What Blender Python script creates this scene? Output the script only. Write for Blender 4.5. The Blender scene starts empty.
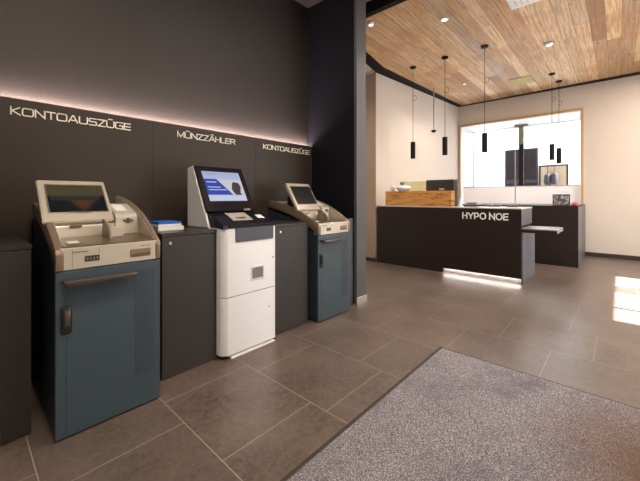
import bpy, bmesh, math, random
from mathutils import Vector, Matrix
random.seed(7)
SC = bpy.context.scene
COL = SC.collection
PI = math.pi

# ---------------------------------------------------------------- camera
cam_d = bpy.data.cameras.new('camera')
cam = bpy.data.objects.new('camera', cam_d)
COL.objects.link(cam)
cam.location = (0, 0, 1.25)
cam.rotation_euler = (PI/2, 0, -math.atan2(0.7400, 0.6726))
cam_d.sensor_fit = 'HORIZONTAL'
cam_d.sensor_width = 36
cam_d.lens = 329/640*36
cam_d.shift_y = -43.5/640
cam_d.clip_start = 0.02
SC.camera = cam

# ---------------------------------------------------------------- world, sun, exposure
w = bpy.data.worlds.new('sky'); SC.world = w; w.use_nodes = True
bg = w.node_tree.nodes['Background']
bg.inputs[0].default_value = (0.84, 0.91, 1.0, 1)
bg.inputs[1].default_value = 8.0
SC.view_settings.view_transform = 'Standard'
SC.view_settings.look = 'None'
SC.view_settings.gamma = 1
SC.view_settings.use_curve_mapping = False
SC.view_settings.exposure = 0.0

def lamp(name, kind, loc, power, color, rot=(0, 0, 0), **kw):
    d = bpy.data.lights.new(name, kind)
    d.energy = power; d.color = color
    for k, v in kw.items(): setattr(d, k, v)
    o = bpy.data.objects.new(name, d); COL.objects.link(o)
    o.location = loc; o.rotation_euler = rot
    return o
sun_dir = Vector((0.0, 3.23, -2.30)).normalized()
sun = lamp('sun', 'SUN', (6, -8, 6), 110, (1, 0.97, 0.93), sun_dir.to_track_quat('-Z', 'Y').to_euler(), angle=0.009)
WARM = (1.0, 0.86, 0.69)
NEUT = (1.0, 0.90, 0.80)
# added fill lamps under hall and reception ceilings, no fittings; then the ceiling spots
for (x, y, p, c) in [(0.4, 0.6, 78, WARM), (-1.0, -0.6, 40, WARM), (2.3, 0.8, 40, NEUT)]:
    lamp('hall_fill_light', 'AREA', (x, y, 3.66), p, c, shape='DISK', size=0.5)
for (x, y, p) in [(4.0, -1.2, 70), (6.6, -1.4, 75), (7.6, -1.0, 55)]:
    lamp('reception_fill_light', 'AREA', (x, y, 3.63), p, NEUT, shape='DISK', size=0.6)
for (x, y, p) in [(3.82, 2.524, 60), (4.424, 1.746, 110), (6.195, 0.807, 170), (7.235, 2.428, 60), (6.4, 2.45, 60), (4.45, 3.75, 45)]:
    lamp('spotlight_beam', 'SPOT', (x, y, 3.60), p, NEUT, spot_size=2.3, spot_blend=0.8, shadow_soft_size=0.05)

# ---------------------------------------------------------------- node helper
class NT:
    def __init__(s, name):
        s.m = bpy.data.materials.new(name); s.m.use_nodes = True
        s.t = s.m.node_tree; s.n = s.t.nodes; s.b = s.n['Principled BSDF']
    def node(s, typ, ins=None, **kw):
        n = s.n.new(typ)
        for k, v in kw.items(): setattr(n, k, v)
        for k, v in (ins or {}).items():
            if hasattr(v, 'is_output'): s.t.links.new(v, n.inputs[k])
            else: n.inputs[k].default_value = v
        return n
    def math(s, op, a, b=0.0, c=0.0, clamp=False):
        return s.node('ShaderNodeMath', {0: a, 1: b, 2: c}, operation=op, use_clamp=clamp).outputs[0]
    def mix(s, f, a, b, bt='MIX'):
        n = s.n.new('ShaderNodeMix'); n.data_type = 'RGBA'; n.blend_type = bt
        for k, v in ((0, f), (6, a), (7, b)):
            if hasattr(v, 'is_output'): s.t.links.new(v, n.inputs[k])
            else: n.inputs[k].default_value = v if k == 0 else (tuple(v)+(1,))[:4]
        return n.outputs[2]
    def ramp(s, f, stops, interp='LINEAR'):
        n = s.node('ShaderNodeValToRGB', {0: f}); r = n.color_ramp; r.interpolation = interp
        while len(r.elements) < len(stops): r.elements.new(0.5)
        for e, (p, c) in zip(r.elements, stops):
            e.position = p
            e.color = (c, c, c, 1) if isinstance(c, (int, float)) else tuple(c)+(1,)
        return n.outputs[0]
    def coords(s):
        co = s.node('ShaderNodeTexCoord').outputs['Object']
        sp = s.node('ShaderNodeSeparateXYZ', {0: co})
        return co, sp.outputs[0], sp.outputs[1], sp.outputs[2]
    def comb(s, x, y, z=0.0):
        return s.node('ShaderNodeCombineXYZ', {0: x, 1: y, 2: z}).outputs[0]
    def noise(s, vec, scale, detail=3, rough=0.5, out=0):
        return s.node('ShaderNodeTexNoise', {'Vector': vec, 'Scale': scale, 'Detail': detail, 'Roughness': rough}).outputs[out]
    def white(s, vec):
        return s.node('ShaderNodeTexWhiteNoise', {'Vector': vec}, noise_dimensions='3D').outputs[0]
    def set(s, **kw):
        for k, v in kw.items():
            k = k.replace('_', ' ')
            if hasattr(v, 'is_output'): s.t.links.new(v, s.b.inputs[k])
            else: s.b.inputs[k].default_value = (tuple(v)+(1,))[:4] if isinstance(v, tuple) else v
    def bump(s, h, strength=0.2, dist=0.01):
        s.set(Normal=s.node('ShaderNodeBump', {'Height': h, 'Strength': strength, 'Distance': dist}).outputs[0])

def plain(name, col, rough=0.5, metal=0.0, var=0.06, vscale=6.0, bump=0.0, bscale=200, **kw):
    t = NT(name); co, x, y, z = t.coords()
    n = t.noise(co, vscale, 4)
    a = tuple(c*(1-var) for c in col); b = tuple(min(1, c*(1+var)) for c in col)
    t.set(Base_Color=t.mix(n, a, b), Roughness=rough, Metallic=metal, **kw)
    if bump: t.bump(t.noise(co, bscale, 2), bump, 0.002)
    return t.m
def emit(name, col, strength):
    t = NT(name); t.set(Base_Color=(0.8, 0.8, 0.8), Emission_Color=col, Emission_Strength=strength)
    return t.m

# floor tiles: columns 0.603 wide along x, rows 0.655 along y, staggered
def floor_mat():
    t = NT('floor tiles'); co, x, y, z = t.coords()
    W_, H_ = 0.603, 0.655
    u = t.math('DIVIDE', t.math('SUBTRACT', x, 0.842), W_)
    k = t.math('FLOOR', u); fu = t.math('FRACT', u)
    # measured offsets of the first columns, then a repeating stagger
    kk = t.math('DIVIDE', t.math('ADD', t.math('FLOORED_MODULO', t.math('ADD', k, 1.0), 9.0), 0.5), 9.0)
    offs = [1.783, 2.045, 1.92, 2.115, 1.72, 2.11, 1.655, 2.30, 1.95]
    off = t.ramp(kk, [(i/9, (o % H_)) for i, o in enumerate(offs)], 'CONSTANT')
    v = t.math('DIVIDE', t.math('SUBTRACT', y, off), H_)
    r = t.math('FLOOR', v); fv = t.math('FRACT', v)
    du = t.math('MULTIPLY', t.math('SUBTRACT', 0.5, t.math('ABSOLUTE', t.math('SUBTRACT', fu, 0.5))), W_)
    dv = t.math('MULTIPLY', t.math('SUBTRACT', 0.5, t.math('ABSOLUTE', t.math('SUBTRACT', fv, 0.5))), H_)
    d = t.math('MINIMUM', du, dv)
    g = t.math('LESS_THAN', d, 0.0022)
    idv = t.white(t.comb(k, r))
    n1 = t.noise(co, 3.0, 6, 0.6); n2 = t.noise(co, 28, 5, 0.65); n3 = t.noise(co, 160, 2)
    base = t.mix(t.ramp(n1, [(0.3, 0), (0.7, 1)]), (0.058, 0.038, 0.028), (0.150, 0.108, 0.086))
    base = t.mix(t.math('MULTIPLY', t.ramp(n2, [(0.42, 0), (0.62, 1)]), 0.5), base, (0.175, 0.135, 0.112))
    base = t.mix(t.math('MULTIPLY', t.ramp(n3, [(0.56, 0), (0.68, 1)]), 0.4), base, (0.26, 0.21, 0.175))
    base = t.mix(t.math('MULTIPLY', idv, 0.35), base, (0.10, 0.078, 0.066))
    colr = t.mix(g, base, (0.32, 0.265, 0.23))
    t.set(Base_Color=colr, Roughness=t.math('ADD', t.math('MULTIPLY', n2, 0.16), t.math('ADD', 0.23, t.math('MULTIPLY', g, 0.3))), Specular_IOR_Level=0.5)
    t.bump(t.math('ADD', t.math('MULTIPLY', n2, 0.25), t.math('MULTIPLY', g, -0.6)), 0.12, 0.01)
    return t.m

def plank_mat():
    t = NT('reclaimed timber boards'); co, x, y, z = t.coords()
    PW = 0.165
    v = t.math('DIVIDE', t.math('ADD', y, 0.03), PW); r = t.math('FLOOR', v); fv = t.math('FRACT', v)
    roff = t.math('MULTIPLY', t.white(t.comb(r, 3.0)), 9.0)
    uu = t.math('DIVIDE', t.math('ADD', x, roff), 2.9); s_ = t.math('FLOOR', uu); fu = t.math('FRACT', uu)
    a = t.white(t.comb(r, s_)); b = t.white(t.comb(s_, r, 5.0))
    base = t.ramp(a, [(0.0, (0.70, 0.45, 0.23)), (0.18, (0.32, 0.18, 0.085)), (0.34, (0.84, 0.60, 0.34)), (0.5, (0.50, 0.31, 0.155)),
                      (0.68, (0.82, 0.60, 0.36)), (0.82, (0.44, 0.33, 0.225)), (1.0, (0.58, 0.34, 0.14))])
    sv = t.comb(t.math('MULTIPLY', x, 1.3), t.math('ADD', t.math('MULTIPLY', y, 26.0), t.math('MULTIPLY', b, 50)), 0.0)
    gr = t.noise(sv, 1.3, 8, 0.75)
    base = t.mix(t.math('MULTIPLY', t.ramp(gr, [(0.38, 1), (0.56, 0)]), 0.7), base, (0.24, 0.12, 0.05))
    base = t.mix(t.math('MULTIPLY', t.ramp(gr, [(0.55, 0), (0.72, 1)]), 0.35), base, (0.70, 0.50, 0.34))
    kv = t.comb(t.math('MULTIPLY', x, 2.4), t.math('ADD', t.math('MULTIPLY', y, 7.0), t.math('MULTIPLY', b, 31)), 0.0)
    kn = t.node('ShaderNodeTexVoronoi', {'Vector': kv, 'Scale': 0.8}).outputs['Distance']
    base = t.mix(t.math('MULTIPLY', t.ramp(kn, [(0.03, 1), (0.10, 0)]), 0.8), base, (0.11, 0.05, 0.025))
    bl = t.noise(co, 1.4, 4, 0.6)
    base = t.mix(t.math('MULTIPLY', t.ramp(bl, [(0.50, 0), (0.66, 1)]), 0.5), base, (0.46, 0.21, 0.07))
    dv = t.math('MULTIPLY', t.math('SUBTRACT', 0.5, t.math('ABSOLUTE', t.math('SUBTRACT', fv, 0.5))), PW)
    du = t.math('MULTIPLY', t.math('SUBTRACT', 0.5, t.math('ABSOLUTE', t.math('SUBTRACT', fu, 0.5))), 2.9)
    g = t.math('LESS_THAN', t.math('MINIMUM', du, dv), 0.0024)
    t.set(Base_Color=t.mix(t.math('MULTIPLY', g, 0.75), base, (0.07, 0.035, 0.02)), Roughness=0.6)
    t.bump(t.math('ADD', gr, t.math('MULTIPLY', g, -1.5)), 0.3, 0.006)
    return t.m

def rustic_mat():
    t = NT('rustic orange timber'); co, x, y, z = t.coords()
    sv = t.comb(t.math('MULTIPLY', y, 2.2), t.math('MULTIPLY', z, 34.0), x)
    gr = t.noise(sv, 1.5, 6, 0.7)
    big = t.noise(t.comb(t.math('MULTIPLY', y, 3.5), t.math('MULTIPLY', z, 18.0)), 1.0, 4, 0.7)
    c = t.mix(gr, (0.26, 0.09, 0.018), (0.80, 0.40, 0.09))
    c = t.mix(t.ramp(big, [(0.5, 0), (0.64, 0.9)]), c, (0.13, 0.04, 0.014))
    t.set(Base_Color=c, Roughness=0.5); t.bump(gr, 0.4, 0.006)
    return t.m

def carpet_mat():
    t = NT('speckled grey carpet'); co, x, y, z = t.coords()
    n1 = t.noise(co, 150, 3, 0.8); n2 = t.noise(co, 2.2, 6, 0.7); n3 = t.noise(co, 60, 3, 0.6)
    c = t.ramp(n1, [(0.36, (0.05, 0.044, 0.053)), (0.5, (0.215, 0.195, 0.215)), (0.64, (0.54, 0.50, 0.52))])
    c = t.mix(t.math('MULTIPLY', t.ramp(n3, [(0.45, 0), (0.62, 1)]), 0.35), c, (0.10, 0.09, 0.105))
    c = t.mix(t.math('MULTIPLY', t.ramp(n2, [(0.48, 0), (0.64, 1)]), 0.6), c, (0.11, 0.098, 0.115))
    # brown glow of a warm reflection painted into the pile, towards the door side
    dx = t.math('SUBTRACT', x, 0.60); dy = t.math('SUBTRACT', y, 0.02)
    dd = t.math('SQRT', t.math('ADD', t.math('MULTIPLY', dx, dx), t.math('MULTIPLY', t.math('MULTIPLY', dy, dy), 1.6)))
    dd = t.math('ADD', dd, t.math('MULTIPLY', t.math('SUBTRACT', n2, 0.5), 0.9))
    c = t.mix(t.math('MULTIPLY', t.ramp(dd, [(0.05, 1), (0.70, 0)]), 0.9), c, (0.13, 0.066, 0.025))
    t.set(Base_Color=c, Roughness=0.95, Specular_IOR_Level=0.15)
    t.bump(n1, 0.9, 0.006)
    return t.m

def laminate(name, col, rough=0.5, grain=0.12, spec=0.3):
    t = NT(name); co, x, y, z = t.coords()
    sv = t.comb(t.math('MULTIPLY', t.math('ADD', x, y), 60.0), t.math('MULTIPLY', z, 1.5))
    g = t.noise(sv, 1.0, 4, 0.6)
    t.set(Base_Color=t.mix(g, tuple(c*(1-grain) for c in col), tuple(c*(1+grain) for c in col)), Roughness=rough, Specular_IOR_Level=spec)
    return t.m

M = {}
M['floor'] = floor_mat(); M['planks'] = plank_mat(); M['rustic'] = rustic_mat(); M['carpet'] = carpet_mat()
M['wall_dark'] = laminate('dark brown wall laminate', (0.043, 0.033, 0.026), 0.5)
M['wall_dark2'] = laminate('dark grey upper wall laminate', (0.037, 0.031, 0.029), 0.55)
M['part_dark'] = laminate('blue black partition laminate', (0.011, 0.011, 0.015), 0.5, spec=0.15)
M['part_grey'] = plain('grey partition edge', (0.085, 0.085, 0.09), 0.45)
M['cab'] = laminate('dark cabinet laminate', (0.040, 0.035, 0.032), 0.42)
M['cab_top'] = laminate('dark cabinet top laminate', (0.032, 0.027, 0.025), 0.35)
M['shadow'] = plain('black recess board', (0.008, 0.008, 0.008), 0.8)
M['cream'] = plain('cream plaster', (0.63, 0.555, 0.48), 0.85, bump=0.1, bscale=90, var=0.03)
M['white_wall'] = plain('white plaster', (0.74, 0.70, 0.66), 0.85, bump=0.1, bscale=90, var=0.02)
M['tan'] = plain('tan painted wall', (0.33, 0.235, 0.175), 0.8, var=0.03)
M['ceil_dark'] = plain('dark painted ceiling', (0.045, 0.038, 0.038), 0.8)
M['black'] = plain('matt black metal', (0.007, 0.006, 0.006), 0.6, Specular_IOR_Level=0.15)
M['base_dark'] = plain('dark skirting', (0.035, 0.026, 0.020), 0.5)
M['silver'] = plain('brushed silver metal', (0.62, 0.61, 0.59), 0.32, 0.7)
M['champ'] = plain('champagne coated metal', (0.61, 0.555, 0.465), 0.32, 0.4, var=0.03)
M['bronze'] = plain('bronze coated metal', (0.25, 0.185, 0.13), 0.38, 0.35, var=0.04)
M['deckm'] = plain('brown deck metal', (0.14, 0.095, 0.065), 0.3, 0.3, var=0.12)
M['handle'] = plain('dark bronze handle metal', (0.10, 0.08, 0.068), 0.3, 0.4)
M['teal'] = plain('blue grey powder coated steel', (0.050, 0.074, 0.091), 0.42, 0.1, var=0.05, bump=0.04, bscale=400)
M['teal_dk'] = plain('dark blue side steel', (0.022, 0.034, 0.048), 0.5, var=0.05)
M['white_m'] = plain('white powder coated steel', (0.85, 0.85, 0.86), 0.38, var=0.02)
M['navy'] = plain('dark violet grey fascia', (0.045, 0.040, 0.060), 0.4, var=0.04)
M['bezel'] = plain('black glass bezel', (0.012, 0.007, 0.010), 0.2, var=0.04, Specular_IOR_Level=0.2)
M['deckblk'] = plain('black deck', (0.007, 0.007, 0.012), 0.3, Specular_IOR_Level=0.25)
M['glassdk'] = plain('dark smoked window', (0.16, 0.15, 0.135), 0.12, var=0.2, vscale=30)
M['led'] = emit('led strip glow', (1.0, 0.80, 0.74), 140)
M['led2'] = emit('plinth led glow', (1.0, 0.90, 0.84), 30)
M['letter'] = plain('ivory lettering', (0.86, 0.80, 0.68), 0.5, var=0.01)
M['letter2'] = plain('white acrylic lettering', (0.86, 0.85, 0.83), 0.4, var=0.01)
M['desk'] = laminate('dark brown desk laminate', (0.020, 0.014, 0.012), 0.45, spec=0.2)
M['desk_side'] = laminate('grey brown desk end laminate', (0.115, 0.112, 0.125), 0.38)
M['stone'] = plain('pale counter top', (0.50, 0.44, 0.39), 0.3, var=0.03)
M['shelf'] = plain('grey beige shelf top', (0.15, 0.135, 0.12), 0.4, var=0.03)
M['oak'] = plain('oak window trim', (0.52, 0.33, 0.16), 0.5, var=0.12, vscale=20)
M['blue'] = plain('blue printed paper', (0.01, 0.11, 0.52), 0.5, var=0.1)
M['paper'] = plain('white paper', (0.78, 0.76, 0.72), 0.7, var=0.03)
M['plastic'] = plain('black plastic', (0.02, 0.018, 0.018), 0.4)
M['grey_pl'] = plain('grey plastic', (0.28, 0.27, 0.26), 0.45)
M['green'] = plain('succulent green', (0.06, 0.14, 0.04), 0.6, var=0.3, vscale=40)
M['lime'] = plain('pale lime board', (0.76, 0.73, 0.42), 0.6)
M['china'] = plain('glazed white pottery', (0.72, 0.72, 0.80), 0.2, var=0.04)
M['red'] = plain('red plastic', (0.55, 0.08, 0.06), 0.4)
M['olive'] = plain('olive metal post', (0.20, 0.20, 0.13), 0.5)
M['moss'] = plain('yellow green panel', (0.40, 0.34, 0.10), 0.7, var=0.6, vscale=14)
M['facade'] = plain('white rendered facade', (0.85, 0.85, 0.84), 0.9, var=0.02)
M['grey_dk'] = plain('slate grey painted frame', (0.022, 0.018, 0.02), 0.6, Specular_IOR_Level=0.1)
M['slate_gl'] = plain('dark tinted glazing', (0.009, 0.006, 0.006), 0.5, var=0.8, vscale=3, Specular_IOR_Level=0.1)
M['beige'] = plain('beige blind', (0.20, 0.14, 0.085), 0.8)
M['rubber'] = plain('brown black rubber edging', (0.035, 0.025, 0.020), 0.7)
M['lampglow'] = emit('spotlight glow', (1.0, 0.93, 0.82), 1.6)
M['slotg'] = plain('pale grey slots', (0.5, 0.52, 0.55), 0.6)
M['vent'] = plain('white vent enamel', (0.80, 0.80, 0.79), 0.5)
def glass_mat(name, rough, col=(1, 1, 1), thin=True):
    t = NT(name)
    tr = t.node('ShaderNodeBsdfTransparent', {0: tuple(col)+(1,)})
    gl = t.node('ShaderNodeBsdfGlossy', {'Roughness': rough})
    f = t.node('ShaderNodeFresnel', {0: 1.2})
    mx = t.node('ShaderNodeMixShader', {0: f.outputs[0], 1: tr.outputs[0], 2: gl.outputs[0]})
    t.t.links.new(mx.outputs[0], t.n['Material Output'].inputs[0])
    return t.m
M['glass'] = glass_mat('clear window glass', 0.02)
def frosted():
    t = NT('frosted white glass')
    d = t.node('ShaderNodeBsdfDiffuse', {0: (0.85, 0.80, 0.76, 1)})
    l = t.node('ShaderNodeBsdfTranslucent', {0: (0.86, 0.79, 0.75, 1)})
    g = t.node('ShaderNodeBsdfGlossy', {'Roughness': 0.15})
    m1 = t.node('ShaderNodeMixShader', {0: 0.66, 1: d.outputs[0], 2: l.outputs[0]})
    m2 = t.node('ShaderNodeMixShader', {0: 0.06, 1: m1.outputs[0], 2: g.outputs[0]})
    t.t.links.new(m2.outputs[0], t.n['Material Output'].inputs[0])
    return t.m
M['frost'] = frosted()

# ---------------------------------------------------------------- mesh helpers (world coordinates)
def BM(): return bmesh.new()
def box(bm, x0, x1, y0, y1, z0, z1, bev=0.0, seg=2):
    r = bmesh.ops.create_cube(bm, size=1)
    vs = r['verts']
    for v in vs:
        v.co = Vector(((x0+x1)/2+v.co.x*(x1-x0), (y0+y1)/2+v.co.y*(y1-y0), (z0+z1)/2+v.co.z*(z1-z0)))
    if bev:
        es = list({e for v in vs for e in v.link_edges})
        bmesh.ops.bevel(bm, geom=es, offset=bev, segments=seg, affect='EDGES', profile=0.5)
    return bm
def prism(bm, pts, axis, a, b, bev=0.0):
    """pts: 2D outline; axis 'x': (y,z) extruded from x=a to b; 'y': (x,z); 'z': (x,y)"""
    def P(p, t):
        return {'x': (t, p[0], p[1]), 'y': (p[0], t, p[1]), 'z': (p[0], p[1], t)}[axis]
    v0 = [bm.verts.new(P(p, a)) for p in pts]; v1 = [bm.verts.new(P(p, b)) for p in pts]
    n = len(pts); fs = [bm.faces.new(v0), bm.faces.new(v1[::-1])]
    for i in range(n): fs.append(bm.faces.new((v0[i], v1[i], v1[(i+1) % n], v0[(i+1) % n])))
    bmesh.ops.recalc_face_normals(bm, faces=fs)
    if bev:
        es = list({e for f in fs for e in f.edges})
        bmesh.ops.bevel(bm, geom=es, offset=bev, segments=2, affect='EDGES', profile=0.5)
    return bm
def tube(bm, path, r, n=8):
    rings = []
    path = [Vector(p) for p in path]
    for i, p in enumerate(path):
        d = (path[min(i+1, len(path)-1)]-path[max(i-1, 0)]).normalized()
        up = Vector((0, 0, 1)) if abs(d.z) < 0.9 else Vector((1, 0, 0))
        s = d.cross(up).normalized(); t = d.cross(s)
        rings.append([bm.verts.new(p+(s*math.cos(2*PI*k/n)+t*math.sin(2*PI*k/n))*r) for k in range(n)])
    for a, b in zip(rings, rings[1:]):
        for k in range(n): bm.faces.new((a[k], a[(k+1) % n], b[(k+1) % n], b[k]))
    bm.faces.new(rings[0][::-1]); bm.faces.new(rings[-1])
    bmesh.ops.recalc_face_normals(bm, faces=bm.faces[:])
    return bm
def lathe(bm, prof, c, n=24, axis='z'):
    rings = []
    for r, h_ in prof:
        ring = []
        for k in range(n):
            a = 2*PI*k/n; u, v = math.cos(a)*r, math.sin(a)*r
            q = {'z': (c[0]+u, c[1]+v, c[2]+h_), 'y': (c[0]+u, c[1]+h_, c[2]+v), 'x': (c[0]+h_, c[1]+u, c[2]+v)}[axis]
            ring.append(bm.verts.new(q))
        rings.append(ring)
    for a, b in zip(rings, rings[1:]):
        for k in range(n): bm.faces.new((a[k], a[(k+1) % n], b[(k+1) % n], b[k]))
    bm.faces.new(rings[0][::-1]); bm.faces.new(rings[-1])
    bmesh.ops.recalc_face_normals(bm, faces=bm.faces[:])
    return bm
ORG = {}
def obj(name, bm, mat, parent=None, smooth=False, origin=None):
    me = bpy.data.meshes.new(name)
    org = ORG[parent.name] if parent else (Vector(origin) if origin else Vector((0, 0, 0)))
    if not parent and origin is None:
        xs = [v.co for v in bm.verts]
        org = Vector(((min(v.x for v in xs)+max(v.x for v in xs))/2, (min(v.y for v in xs)+max(v.y for v in xs))/2, min(v.z for v in xs)))
    bmesh.ops.translate(bm, verts=bm.verts[:], vec=-org)
    bm.to_mesh(me); bm.free()
    if isinstance(mat, str): mat = M[mat]
    me.materials.append(mat)
    if smooth:
        for p in me.polygons: p.use_smooth = True
        me.set_sharp_from_angle(angle=0.6)
    o = bpy.data.objects.new(name, me); COL.objects.link(o)
    if parent: o.parent = parent
    else: o.location = org
    ORG[o.name] = org.copy()
    return o
def tag(o, label, cat, group=None, kind=None):
    o['label'] = label; o['category'] = cat
    if group: o['group'] = group
    if kind: o['kind'] = kind
    return o
def thing(name, label, cat, loc, group=None):
    o = bpy.data.objects.new(name, None); COL.objects.link(o); o.location = loc
    o.empty_display_size = 0.1
    ORG[o.name] = Vector(loc)
    return tag(o, label, cat, group)
def struct(name, bm, mat, parent=None):
    o = obj(name, bm, mat, parent, origin=None if parent else (0, 0, 0))
    if not parent: o['kind'] = 'structure'
    return o
def kids(o): return [c for c in bpy.data.objects if c.parent == o]
def dup(root, loc, label=None, delta=None):
    r = root.copy(); COL.objects.link(r); r.location = loc
    if label: r['label'] = label
    for ch in kids(root):
        c = ch.copy(); COL.objects.link(c); c.parent = r
        for g in kids(ch):
            d = g.copy(); COL.objects.link(d); d.parent = c
    ORG[r.name] = Vector(loc)
    return r

# ---------------------------------------------------------------- setting
WL = 2.984          # face of the dark lower wall cladding
XP0, XP1 = 3.127, 3.31   # dark partition
YF = 2.295          # cabinet fronts / partition ends
ZC = 3.65
struct('floor', box(BM(), -3.2, 10.6, -3.2, 4.6, -0.12, 0.0), 'floor')
b = BM(); box(b, -0.06, XP0, WL, 3.000, 0, 1.91)
struct('wall_left', b, 'wall_dark')
struct('wall_left', box(BM(), -3.2, XP0, 3.055, 3.25, 0, 3.80), 'wall_dark2')
b = BM(); box(b, XP0, XP1-0.03, 2.30, 3.2, 0, 3.80)
struct('wall_partition', b, 'part_dark')
b = BM(); box(b, XP0-0.002, XP1, 2.262, 2.30, 0, 3.80); box(b, XP1-0.03, XP1, 2.30, 3.2, 0, 3.80)
struct('trim_1', b, 'part_grey')
b = BM(); box(b, -0.06, 0.134, 2.27, 3.055, 0, 3.80)
struct('wall_left_end', b, 'wall_dark')
struct('baseboard_left', box(BM(), -0.06, 0.137, 2.225, 2.27, 0, 0.10, 0.003), 'cream')
struct('baseboard_partition', box(BM(), XP0-0.012, XP1+0.006, 2.245, 2.262, 0, 0.075, 0.002), 'silver')
# seams in the cladding
for xs in (1.135, 2.22):
    struct('trim_2', box(BM(), xs-0.0015, xs+0.0015, WL-0.0012, WL+0.001, 0.0, 1.91), 'shadow')
struct('wall_back', box(BM(), -3.2, -3.05, -3.2, 3.2, 0, 3.80), 'wall_dark2')
# hall ceiling and its black return next to the timber ceiling
struct('ceiling_alcove', box(BM(), -3.2, 3.50, -3.2, 3.2, 3.755, 3.85), 'ceil_dark')
struct('trim_3', box(BM(), 3.50, 3.58, -3.2, 3.1, 3.58, 3.85), 'black')
# timber ceiling
inner = [(3.58, -3.2), (8.74, -3.2), (8.76, -0.3), (8.88, 3.05), (5.31, 3.223), (4.44, 3.07), (3.58, 2.80)]
outer = [(3.52, -3.2), (8.995, -3.2), (8.995, -0.3), (8.995, 3.178), (5.42, 3.467), (4.855, 3.355), (3.52, 3.00)]
struct('ceiling', prism(BM(), inner, 'z', ZC, ZC+0.06), 'planks')
b = BM()
for i in range(1, len(inner)-1):
    q = [inner[i], inner[i+1], outer[i+1], outer[i]]
    prism(b, q, 'z', ZC, ZC+0.07)
struct('trim_4', b, 'black')
struct('ceiling_plaster', box(BM(), 3.3, 10.6, -3.2, 4.6, 3.73, 3.85), 'white_wall')
# reception walls
b = BM(); prism(b, [(5.44, 3.48), (9.0, 3.18), (9.2, 3.4), (9.2, 4.3), (5.44, 4.3)], 'z', 0, 3.73)
struct('wall_reception', b, 'cream')
struct('wall_recess', box(BM(), 5.425, 5.44, 3.478, 4.6, 0, 3.66), 'tan')
struct('wall_recess_back', box(BM(), 3.31, 5.425, 4.3, 4.45, 0, 3.73), 'white_wall')
struct('wall_recess_side', box(BM(), 3.15, 3.31, 3.2, 4.45, 0, 3.73), 'white_wall')
struct('baseboard_recess', box(BM(), 5.405, 5.425, 3.47, 4.3, 0, 0.07), 'base_dark')
# window wall with deep opening
OY0, OY1, OZ0, OZ1 = 0.60, 3.135, 0.90, 3.12
b = BM()
box(b, 9.0, 10.12, -3.2, OY0, 0, 3.73); box(b, 9.0, 10.12, OY1, 3.4, 0, 3.73)
box(b, 9.0, 10.12, OY0, OY1, OZ1, 3.73); box(b, 9.0, 10.12, OY0, OY1, 0, OZ0)
struct('wall_window', b, 'cream')
struct('baseboard_window', box(BM(), 8.982, 9.0, -3.05, 0.53, 0, 0.085), 'base_dark')
b = BM()
box(b, 8.975, 9.06, OY0-0.04, OY0+0.015, OZ0, OZ1+0.04, 0.003)
box(b, 8.975, 9.06, OY1-0.015, OY1+0.02, OZ0, OZ1+0.04, 0.003)
box(b, 8.975, 9.06, OY0+0.015, OY1-0.015, OZ1-0.015, OZ1+0.04, 0.003)
win = struct('window_1', b, 'oak')
b = BM()
box(b, 10.03, 10.07, OY0, OY0+0.03, OZ0, OZ1); box(b, 10.03, 10.07, OY1-0.03, OY1, OZ0, OZ1)
box(b, 10.03, 10.07, OY0+0.03, OY1-0.03, OZ1-0.03, OZ1); box(b, 10.03, 10.07, OY0+0.03, OY1-0.03, OZ0, OZ0+0.05)
box(b, 10.045, 10.055, OY0+0.03, OY1-0.03, 2.675, 2.685)
struct('window_frame', b, 'silver', win)
b = BM(); box(b, 9.06, 10.03, OY1-0.012, OY1+0.001, OZ0, OZ1); box(b, 9.06, 10.03, OY0-0.001, OY0+0.012, OZ0, OZ1)
box(b, 9.06, 10.03, OY0+0.012, OY1-0.012, OZ1-0.012, OZ1+0.001); box(b, 9.06, 10.03, OY0+0.012, OY1-0.012, OZ0-0.001, OZ0+0.012)
struct('window_lit_skin', b, 'vent', win)  # added pale skin; daylight on the reveal is put into its whiteness
struct('window_pane', box(BM(), 10.047, 10.053, OY0+0.03, OY1-0.03, OZ0+0.05, OZ1-0.03), 'glass', win)
t = thing('frosted_screen', 'low frosted white glass screen standing across the bottom of the window opening', 'glass screen', (9.09, 1.85, OZ0))
obj('pane', box(BM(), 9.085, 9.10, 0.625, 3.075, OZ0, 1.505), 'frost', t)
obj('top_rail', box(BM(), 9.08, 9.105, 0.625, 3.075, 1.505, 1.52), 'grey_pl', t)
t = thing('window_post', 'olive grey steel post with flared head rising behind the frosted glass', 'post', (9.75, 1.86, OZ0+0.012))
obj('shaft', box(BM(), 9.70, 9.80, 1.81, 1.91, OZ0, 2.60, 0.004), 'grey_dk', t)
obj('glare_shaft', box(BM(), 9.695, 9.805, 1.805, 1.915, 2.60, 3.06, 0.004), 'olive', t)  # upper shaft; window glare painted as an olive tone
obj('head_plate', box(BM(), 9.66, 9.84, 1.72, 2.00, 3.06, OZ1), 'olive', t)
# right wall, glazed entrance door out of the frame, daylight
DX0, DX1, DZ = 4.48, 6.97, 2.3
b = BM()
box(b, -3.2, DX0, -3.2, -3.0, 0, 3.73); box(b, DX1, 10.12, -3.2, -3.0, 0, 3.73); box(b, DX0, DX1, -3.2, -3.0, DZ, 3.73)
struct('wall_right', b, 'cream')
b = BM()
box(b, 4.97, 5.03, -3.12, -3.08, 0, DZ)
for k in range(5): box(b, 5.86+k*0.08, 5.905+k*0.08, -3.12, -3.08, 0, DZ)  # unseen slats added to cast the grey band across the sun patch
d = struct('door_1', b, 'grey_dk')

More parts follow.
